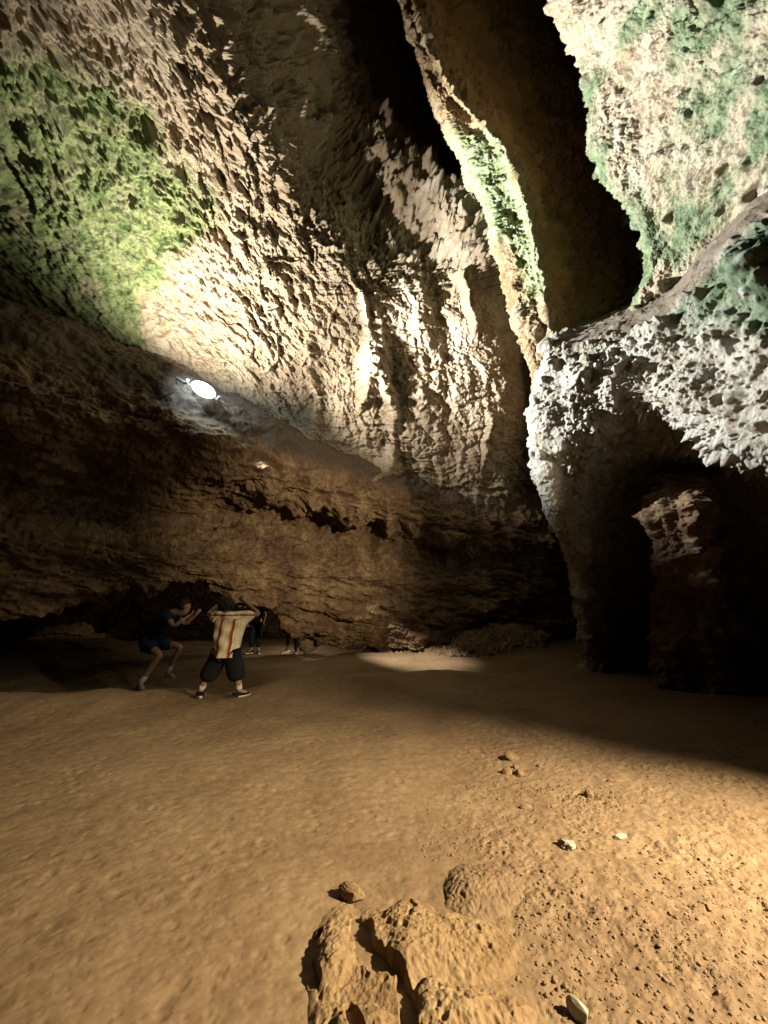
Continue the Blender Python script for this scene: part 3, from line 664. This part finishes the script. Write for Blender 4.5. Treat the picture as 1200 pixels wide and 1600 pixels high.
def cable(pts, r=.012):
    pts = catmull(np.array(pts), np.linspace(0, len(pts) - 1, len(pts) * 10)); cu = bpy.data.curves.new('tmp_cable', 'CURVE'); cu.dimensions = '3D'
    sp2 = cu.splines.new('POLY'); sp2.points.add(len(pts) - 1)
    for q, c in zip(sp2.points, pts): q.co = (*c, 1)
    cu.bevel_depth = r; cu.bevel_resolution = 2; cu.materials.append(M_CABLE)
    o = bpy.data.objects.new('tmp', cu); COL.objects.link(o)
    me = bpy.data.meshes.new_from_object(o.evaluated_get(bpy.context.evaluated_depsgraph_get())); bpy.data.objects.remove(o)
    me.name = 'power_cable'; o = bpy.data.objects.new('power_cable', me); COL.objects.link(o); return o
tow = lambda p: p + (np.array([0, 0, CAMZ]) - p) / np.linalg.norm(p) * .03
cb = cable([tow(pick(G_LEDGE, x, y)) for x, y in ((-60, 600), (0, 612), (60, 617), (130, 619), (185, 622), (235, 622), (272, 612))] + [la])
tag(cb, 'black power cable running along the ledge to the glowing lamp', 'cable')

# ------------------------------------------------------------------ people
M_SKIN = plain('skin', (.36, .20, .13), .6, bs_=40)
M_DSKIN = plain('dark_skin', (.12, .065, .04), .6, bs_=40)
M_HAIR = plain('dark_hair', (.018, .013, .010), .7, bs_=300, bump=.8)
M_BLACK = plain('black_cloth', (.014, .014, .016), .9, bs_=120)
M_NAVY = plain('navy_cloth', (.014, .020, .045), .9, bs_=120)
M_NAVY2 = plain('blue_cloth', (.02, .035, .085), .9, bs_=120)
M_SOCK = plain('white_sock', (.66, .63, .58), .9, bs_=150)
M_SHOE = plain('grey_shoe', (.22, .21, .17), .7, bs_=80)
M_SOLE = plain('white_sole', (.7, .68, .63), .6, bs_=60)
def striped():
    m = bpy.data.materials.new('cream_and_red_striped_cotton'); m.use_nodes = True; nt = m.node_tree; N, L = nt.nodes, nt.links
    b = N['Principled BSDF']; b.inputs['Roughness'].default_value = .9
    a = N.new('ShaderNodeAttribute'); a.attribute_name = 'stripe'
    r = N.new('ShaderNodeValToRGB'); r.color_ramp.interpolation = 'CONSTANT'
    red, cre, tan = (.34, .055, .03, 1), (.80, .70, .47, 1), (.62, .48, .25, 1)
    st = [(0, cre), (.30, tan), (.36, cre), (.38, red), (.60, cre), (.68, tan), (.74, cre), (.80, tan), (.84, cre)]
    e = r.color_ramp.elements
    while len(e) < len(st): e.new(.5)
    for q, (p, c) in zip(e, st): q.position = p; q.color = c
    L.new(a.outputs['Fac'], r.inputs[0]); L.new(r.outputs[0], b.inputs['Base Color']); return m
M_STRIPE = striped()
def skin(name, V, E, mat, parent, sub=2, after=None):
    names = list(V); me = bpy.data.meshes.new(name)
    me.from_pydata([V[k][:3] for k in names], [(names.index(a), names.index(b)) for a, b in E], [])
    o = bpy.data.objects.new(name, me); COL.objects.link(o)
    m = o.modifiers.new('skin', 'SKIN'); m.use_smooth_shade = True
    for k, sv in zip(names, me.skin_vertices[0].data):
        r = V[k][3]; sv.radius = (r * 1.15, (V[k][4] if len(V[k]) > 4 else r) * 1.15)
    me.skin_vertices[0].data[0].use_root = True
    m2 = o.modifiers.new('sub', 'SUBSURF'); m2.levels = m2.render_levels = sub
    dg = bpy.context.evaluated_depsgraph_get(); nm = bpy.data.meshes.new_from_object(o.evaluated_get(dg))
    bpy.data.objects.remove(o)
    co = np.empty(len(nm.vertices) * 3, np.float32); nm.vertices.foreach_get('co', co); co = co.reshape(-1, 3)
    if after: co2 = after(co, nm); nm.vertices.foreach_set('co', co2.astype(np.float32).reshape(-1))
    for f in nm.polygons: f.use_smooth = True
    nm.materials.clear(); nm.materials.append(mat); nm.update()
    o = bpy.data.objects.new(name, nm); COL.objects.link(o)
    if parent: o.parent = parent
    return o
def hand(V, E, side, wrist, palm, fdir, tag_, curl=(0, 0, -1), s=1.0):
    "palm and five curled fingers added to the body skeleton"
    w_, p_, f = np.array(wrist), np.array(palm), np.array(fdir, float); f /= np.linalg.norm(f)
    c = np.array(curl, float); c -= f * (c @ f); c /= np.linalg.norm(c); k = np.cross(f, c)
    V[tag_ + 'palm'] = (*p_, .030 * s, .018 * s); E.append((tag_ + 'wrist', tag_ + 'palm'))
    for i, (off, ln) in enumerate([(-.030, .070), (-.010, .080), (.010, .076), (.030, .060)]):
        a = p_ + f * .045 + k * off; b = a + f * ln * .45 + c * .008; d = b + f * ln * .25 + c * ln * .45
        for nme, q, r in ((f'{tag_}f{i}a', a, .010), (f'{tag_}f{i}b', b, .009), (f'{tag_}f{i}c', d, .008)): V[nme] = (*q, r * s)
        E += [(tag_ + 'palm', f'{tag_}f{i}a'), (f'{tag_}f{i}a', f'{tag_}f{i}b'), (f'{tag_}f{i}b', f'{tag_}f{i}c')]
    a = p_ - k * .038 * side + f * .005; b = a - k * .025 * side + f * .03; d = b + f * .028 + c * .012
    V[tag_ + 'ta'] = (*a, .012 * s); V[tag_ + 'tb'] = (*b, .010 * s); V[tag_ + 'tc'] = (*d, .009 * s)
    E += [(tag_ + 'palm', tag_ + 'ta'), (tag_ + 'ta', tag_ + 'tb'), (tag_ + 'tb', tag_ + 'tc')]
def body(J, mat, parent, face=(0, 1, 0), fem=1.0):
    "J: joints of the pose -> one continuous body with head, nose, ears, hands and feet"
    f = np.array(face, float); f /= np.linalg.norm(f); sdv = np.cross(f, (0, 0, 1)); sdv /= np.linalg.norm(sdv)
    V, E = {}, []
    def v(n, p, r, r2=None): V[n] = (*p, r) if r2 is None else (*p, r, r2)
    v('pelvis', J['pelvis'], .13, .10); v('chest', J['chest'], .15, .11); v('neckb', J['neckb'], .07)
    h = np.array(J['head'])
    v('neck', h + np.array([0, 0, -.115]) - f * .02, .052); v('jaw', h + np.array([0, 0, -.05]) + f * .012, .062); v('head', h + np.array([0, 0, .035]), .092, .085)
    v('crown', h + np.array([0, 0, .095]), .062)
    v('nose', h + f * .100 + np.array([0, 0, -.012]), .011); v('chin', h + f * .062 + np.array([0, 0, -.09]), .026)
    E += [('pelvis', 'chest'), ('chest', 'neckb'), ('neckb', 'neck'), ('neck', 'jaw'), ('jaw', 'head'), ('head', 'crown'), ('head', 'nose'), ('jaw', 'chin')]
    for s_, t in ((-1, 'l'), (1, 'r')):
        v('ear' + t, h + sdv * s_ * .092, .014); E.append(('head', 'ear' + t))
        for a, b, r in (('chest', 'sho', .062), ('sho', 'elb', .044), ('elb', 'wrist', .029)):
            key = t + b; v(key if b == 'wrist' else t + b, J[t + b], r); E.append((a if a == 'chest' else t + a, t + b))
        wr, el = np.array(J[t + 'wrist']), np.array(J[t + 'elb']); d = (wr - el) / np.linalg.norm(wr - el)
        hand(V, E, s_, wr, wr + d * .06, d, t, curl=J.get('curl', (0, 0, 1)))
        v(t + 'hip', J[t + 'hip'], .085); v(t + 'knee', J[t + 'knee'], .056); kn, an = np.array(J[t + 'knee']), np.array(J[t + 'ankle'])
        v(t + 'calf', kn * .68 + an * .32 - f * .015, .056); v(t + 'ankle', an, .036)
        tf = np.array(J.get(t + 'toe', f)); v(t + 'ball', an + tf * .14 + np.array([0, 0, -.045]), .036, .026)
        E += [('pelvis', t + 'hip'), (t + 'hip', t + 'knee'), (t + 'knee', t + 'calf'), (t + 'calf', t + 'ankle'), (t + 'ankle', t + 'ball')]
    return skin('body', V, E, mat, parent)
def shoe(an, tf, mat, parent, smat=M_SOLE, s=1.0):
    an, tf = np.array(an, float), np.array(tf, float); tf /= np.linalg.norm(tf)
    V = {'a': (*(an - tf * .03 + np.array([0, 0, -.03])), .044), 'b': (*(an + tf * .07 + np.array([0, 0, -.05])), .044, .036), 'c': (*(an + tf * .16 + np.array([0, 0, -.06])), .046, .028), 'h': (*(an - tf * .06 + np.array([0, 0, -.05])), .038)}
    sh = skin('shoe', V, [('a', 'b'), ('b', 'c'), ('a', 'h')], mat, parent)
    bm = bmesh.new(); sd = np.cross(tf, (0, 0, 1)); sd /= np.linalg.norm(sd); ring = []
    for k in range(24):
        a = k / 24 * 2 * math.pi; ln = .155 if math.cos(a) > 0 else .14
        w2 = .050 - .008 * math.cos(a * 2)
        p = an + tf * (.055 + ln * math.cos(a)) + sd * w2 * math.sin(a) + np.array([0, 0, -.093]); ring.append(bm.verts.new(p))
    fc = bm.faces.new(ring); ex = bmesh.ops.extrude_face_region(bm, geom=[fc])
    bmesh.ops.translate(bm, vec=(0, 0, .030), verts=[q for q in ex['geom'] if isinstance(q, bmesh.types.BMVert)])
    bmesh.ops.recalc_face_normals(bm, faces=bm.faces)
    o = bm_obj('sole', bm, smat, sh, False); return sh
def sock(kn, an, f0, mat, parent, band=None):
    kn, an = np.array(kn, float), np.array(an, float)
    a = an + (kn - an) * f0
    o = skin('sock', {'a': (*an, .044), 'b': (*a, .050)}, [('a', 'b')], mat, parent)
    return o
def hair(h, parent, f, s=1.0, bun=0):
    bm = bmesh.new(); bmesh.ops.create_icosphere(bm, subdivisions=4, radius=1)
    f = np.array(f, float)
    for q in bm.verts:
        c = np.array(q.co); n = 1 + .10 * math.sin(c[0] * 9 + c[2] * 7) * math.sin(c[1] * 8)
        front = c @ f
        if front > .35 and c[2] < .45: n *= .86
        if c[2] < -.35: c[2] = -.35 + (c[2] + .35) * .5
        q.co = h + c * np.array([.108, .112, .125]) * n * s + np.array([0, 0, .035]) - f * .014
    return bm_obj('hair', bm, M_HAIR, parent)

# --- person in the striped shirt, seen from behind, arms raised
def person_at(px, py, label, name='person', dz=0.0):
    g = ground(px, py); g[2] += dz
    return tag(empty(name, tuple(g)), label, 'person'), g
pr, g = person_at(342, 1090, 'person seen from behind in a cream shirt with dark red stripes, arms raised'); pr.scale = (.96, .96, .885)
J = dict(pelvis=(.06, 0, .84), chest=(.09, .04, 1.18), neckb=(.06, .07, 1.36), head=(-.04, .13, 1.49),
         lsho=(-.10, .05, 1.32), lelb=(-.34, .16, 1.36), lwrist=(-.20, .36, 1.56), rsho=(.27, .05, 1.33), relb=(.50, .17, 1.36), rwrist=(.16, .38, 1.58),
         lhip=(-.03, 0, .80), lknee=(-.17, .05, .46), lankle=(-.30, 0, .10), rhip=(.15, 0, .80), rknee=(.23, .05, .46), rankle=(.31, 0, .10),
         ltoe=(-.5, .85, 0), rtoe=(.75, .65, 0), curl=(0, 1, 0))
body(J, M_SKIN, pr, (-.15, 1, 0))
def wr(co, nm):
    c = co.copy(); n = 0.012 * np.sin(c[:, 2] * 26 + c[:, 0] * 17) + .010 * np.sin(c[:, 0] * 40 - c[:, 2] * 12) * np.cos(c[:, 2] * 9)
    body_ = np.exp(-((c[:, 0] - .09) / .4) ** 2); c[:, 1] += n * body_
    x = co[:, 0] - .085 - .05 * (co[:, 2] - 1.0); arm = np.abs(co[:, 0] - .09) > .21
    st = (x / .19) % 1.0
    st = np.where((co[:, 2] > 1.29) | arm, np.where((co[:, 2] > 1.335) & (co[:, 2] < 1.365), .5, .2), st)
    a = nm.attributes.new('stripe', 'FLOAT', 'POINT'); a.data.foreach_set('value', st.astype(np.float32)); return c
skin('shirt', {'p': (.075, 0, .88, .195, .16), 'h': (.07, 0, .655, .235, .19), 'c': (.09, .04, 1.18, .20, .17), 'n': (.06, .07, 1.34, .13, .115), 'ls': (-.11, .05, 1.315, .088), 'le': (-.28, .13, 1.345, .095), 'rs': (.28, .05, 1.325, .088), 're': (.44, .14, 1.355, .095)},
     [('p', 'h'), ('p', 'c'), ('c', 'n'), ('c', 'ls'), ('ls', 'le'), ('c', 'rs'), ('rs', 're')], M_STRIPE, pr, 4, wr)
skin('trousers', {'p': (.06, 0, .80, .15, .12), 'lh': (-.03, 0, .72, .12), 'lk': (-.14, .04, .46, .14), 'la': (-.255, .0, .24, .125), 'rh': (.15, 0, .72, .12), 'rk': (.21, .04, .46, .14), 'ra': (.285, 0, .24, .125)},
     [('p', 'lh'), ('lh', 'lk'), ('lk', 'la'), ('p', 'rh'), ('rh', 'rk'), ('rk', 'ra')], M_BLACK, pr, 3)
hair(np.array(J['head']), pr, (-.15, 1, 0), 1.2)
for t in 'lr':
    sock(J[t + 'knee'], J[t + 'ankle'], .42, M_SOCK, pr); shoe(J[t + 'ankle'], J[t + 'toe'], M_BLACK, pr)

# --- person crouching to the right in navy clothes
pr, g = person_at(232, 1077, 'person in navy clothes bent forward, stepping right, with white socks and grey shoes'); pr.scale = (1.17, 1.17, 1.17)
J = dict(pelvis=(-.14, .10, .84), chest=(.10, .08, 1.20), neckb=(.28, .08, 1.38), head=(.50, .06, 1.46),
         rsho=(.22, -.08, 1.30), relb=(.42, -.14, 1.12), rwrist=(.60, -.05, 1.28), lsho=(.20, .26, 1.30), lelb=(.42, .32, 1.14), lwrist=(.62, .24, 1.30),
         rhip=(-.12, .0, .80), rknee=(.20, -.08, .60), rankle=(-.10, -.12, .12), lhip=(-.10, .2, .82), lknee=(.42, .22, .72), lankle=(.19, .26, .24),
         ltoe=(1, -.25, 0), rtoe=(.75, -.6, 0), curl=(0, 0, 1))
body(J, M_SKIN, pr, (1, 0, -.1))
skin('shirt', {'p': (-.15, .10, .86, .17, .15), 'c': (.10, .08, 1.20, .18, .15), 'n': (.27, .08, 1.36, .10, .09), 'ls': (.20, .26, 1.29, .085), 'le': (.34, .30, 1.18, .08), 'rs': (.22, -.08, 1.29, .085), 're': (.35, -.12, 1.18, .08)},
     [('p', 'c'), ('c', 'n'), ('c', 'ls'), ('ls', 'le'), ('c', 'rs'), ('rs', 're')], M_NAVY, pr, 3)
skin('shorts', {'p': (-.10, .10, .82, .12, .12), 'lh': (-.09, .2, .80, .12), 'lk': (.26, .215, .755, .105), 'rh': (-.11, 0, .78, .12), 'rk': (.09, -.055, .66, .105)},
     [('p', 'lh'), ('lh', 'lk'), ('p', 'rh'), ('rh', 'rk')], M_NAVY2, pr, 3)
hair(np.array(J['head']), pr, (1, 0, 0), 1.03)
for t in 'lr':
    sock(J[t + 'knee'], J[t + 'ankle'], .34, M_SOCK, pr); shoe(J[t + 'ankle'], J[t + 'toe'], M_SHOE, pr, M_SHOE)

# --- two people standing beyond the low edge of the wall
def stander(px, py, label, leg, shoe_m, sole_m, spread, skinm, top, hgt=1.0, legc=True):
    pr, g = person_at(px, py, label)
    J = dict(pelvis=(0, 0, .92), chest=(0, .02, 1.25), neckb=(0, .02, 1.44), head=(0, -.03, 1.60),
             lsho=(-.18, 0, 1.40), lelb=(-.24, .02, 1.12), lwrist=(-.22, -.08, .92), rsho=(.18, 0, 1.40), relb=(.24, .02, 1.12), rwrist=(.22, -.08, .92),
             lhip=(-.09, 0, .88), lknee=(-.10 - spread * .4, -.03, .50), lankle=(-.11 - spread, 0, .10), rhip=(.09, 0, .88), rknee=(.10 + spread * .4, -.03, .50), rankle=(.11 + spread, 0, .10),
             ltoe=(-.55, -.8, 0), rtoe=(.35, -.93, 0), curl=(0, -1, 0))
    J = {k: (tuple(np.array(v) * hgt) if k not in ('ltoe', 'rtoe', 'curl') else v) for k, v in J.items()}
    body(J, skinm, pr, (0, -1, 0))
    s = hgt
    skin('shirt', {'p': (0, 0, .92 * s, .17, .13), 'c': (0, .02, 1.25 * s, .18, .14), 'n': (0, .02, 1.42 * s, .09), 'ls': (-.19 * s, 0, 1.38 * s, .08), 'le': (-.24 * s, .01, 1.2 * s, .07), 'rs': (.19 * s, 0, 1.38 * s, .08), 're': (.24 * s, .01, 1.2 * s, .07)},
         [('p', 'c'), ('c', 'n'), ('c', 'ls'), ('ls', 'le'), ('c', 'rs'), ('rs', 're')], top, pr, 3)
    if legc:
        skin('trousers', {'p': (0, 0, .90, .15, .12), 'lh': (-.09, 0, .84, .10), 'lk': (*J['lknee'], .085), 'la': (J['lankle'][0], 0, .16, .075), 'rh': (.09, 0, .84, .10), 'rk': (*J['rknee'], .085), 'ra': (J['rankle'][0], 0, .16, .075)},
             [('p', 'lh'), ('lh', 'lk'), ('lk', 'la'), ('p', 'rh'), ('rh', 'rk'), ('rk', 'ra')], leg, pr, 3)
    else:
        skin('shorts', {'p': (0, 0, .90 * s, .15, .12), 'lh': (-.09 * s, 0, .84 * s, .10), 'lk': (-.115 * s, -.01, .62 * s, .10), 'rh': (.09 * s, 0, .84 * s, .10), 'rk': (.115 * s, -.01, .62 * s, .10)},
             [('p', 'lh'), ('lh', 'lk'), ('p', 'rh'), ('rh', 'rk')], leg, pr, 3)
    for t in 'lr': shoe(J[t + 'ankle'], J[t + 'toe'], shoe_m, pr, sole_m)
    hair(np.array(J['head']), pr, (0, -1, 0))
stander(398, 1021, 'person in black trousers, only the legs showing below the rock edge beyond the striped shirt', M_BLACK, M_BLACK, M_SOLE, .0, M_SKIN, M_BLACK)
stander(455, 1021, 'person with bare dark legs and white shoes, standing beside the pale boulder', M_BLACK, M_SOLE, M_SOLE, .03, M_DSKIN, M_NAVY, .97, False)

# ------------------------------------------------------------------ damp air
def haze(density):
    bm = bmesh.new(); bmesh.ops.create_cube(bm, size=1)
    bmesh.ops.transform(bm, matrix=Matrix.Translation((2, 8.5, 9)) @ Matrix.Diagonal((60, 40, 30, 1)), verts=bm.verts)
    m = bpy.data.materials.new('damp_air'); m.use_nodes = True; nt = m.node_tree; nt.nodes.clear()
    out = nt.nodes.new('ShaderNodeOutputMaterial'); v = nt.nodes.new('ShaderNodeVolumePrincipled')
    v.inputs['Color'].default_value = (.9, .93, 1, 1); v.inputs['Density'].default_value = density
    nt.links.new(v.outputs[0], out.inputs['Volume'])
    o = bm_obj('haze', bm, m, None, False); tag(o, kind='stuff')
if HAZE: haze(HAZE)
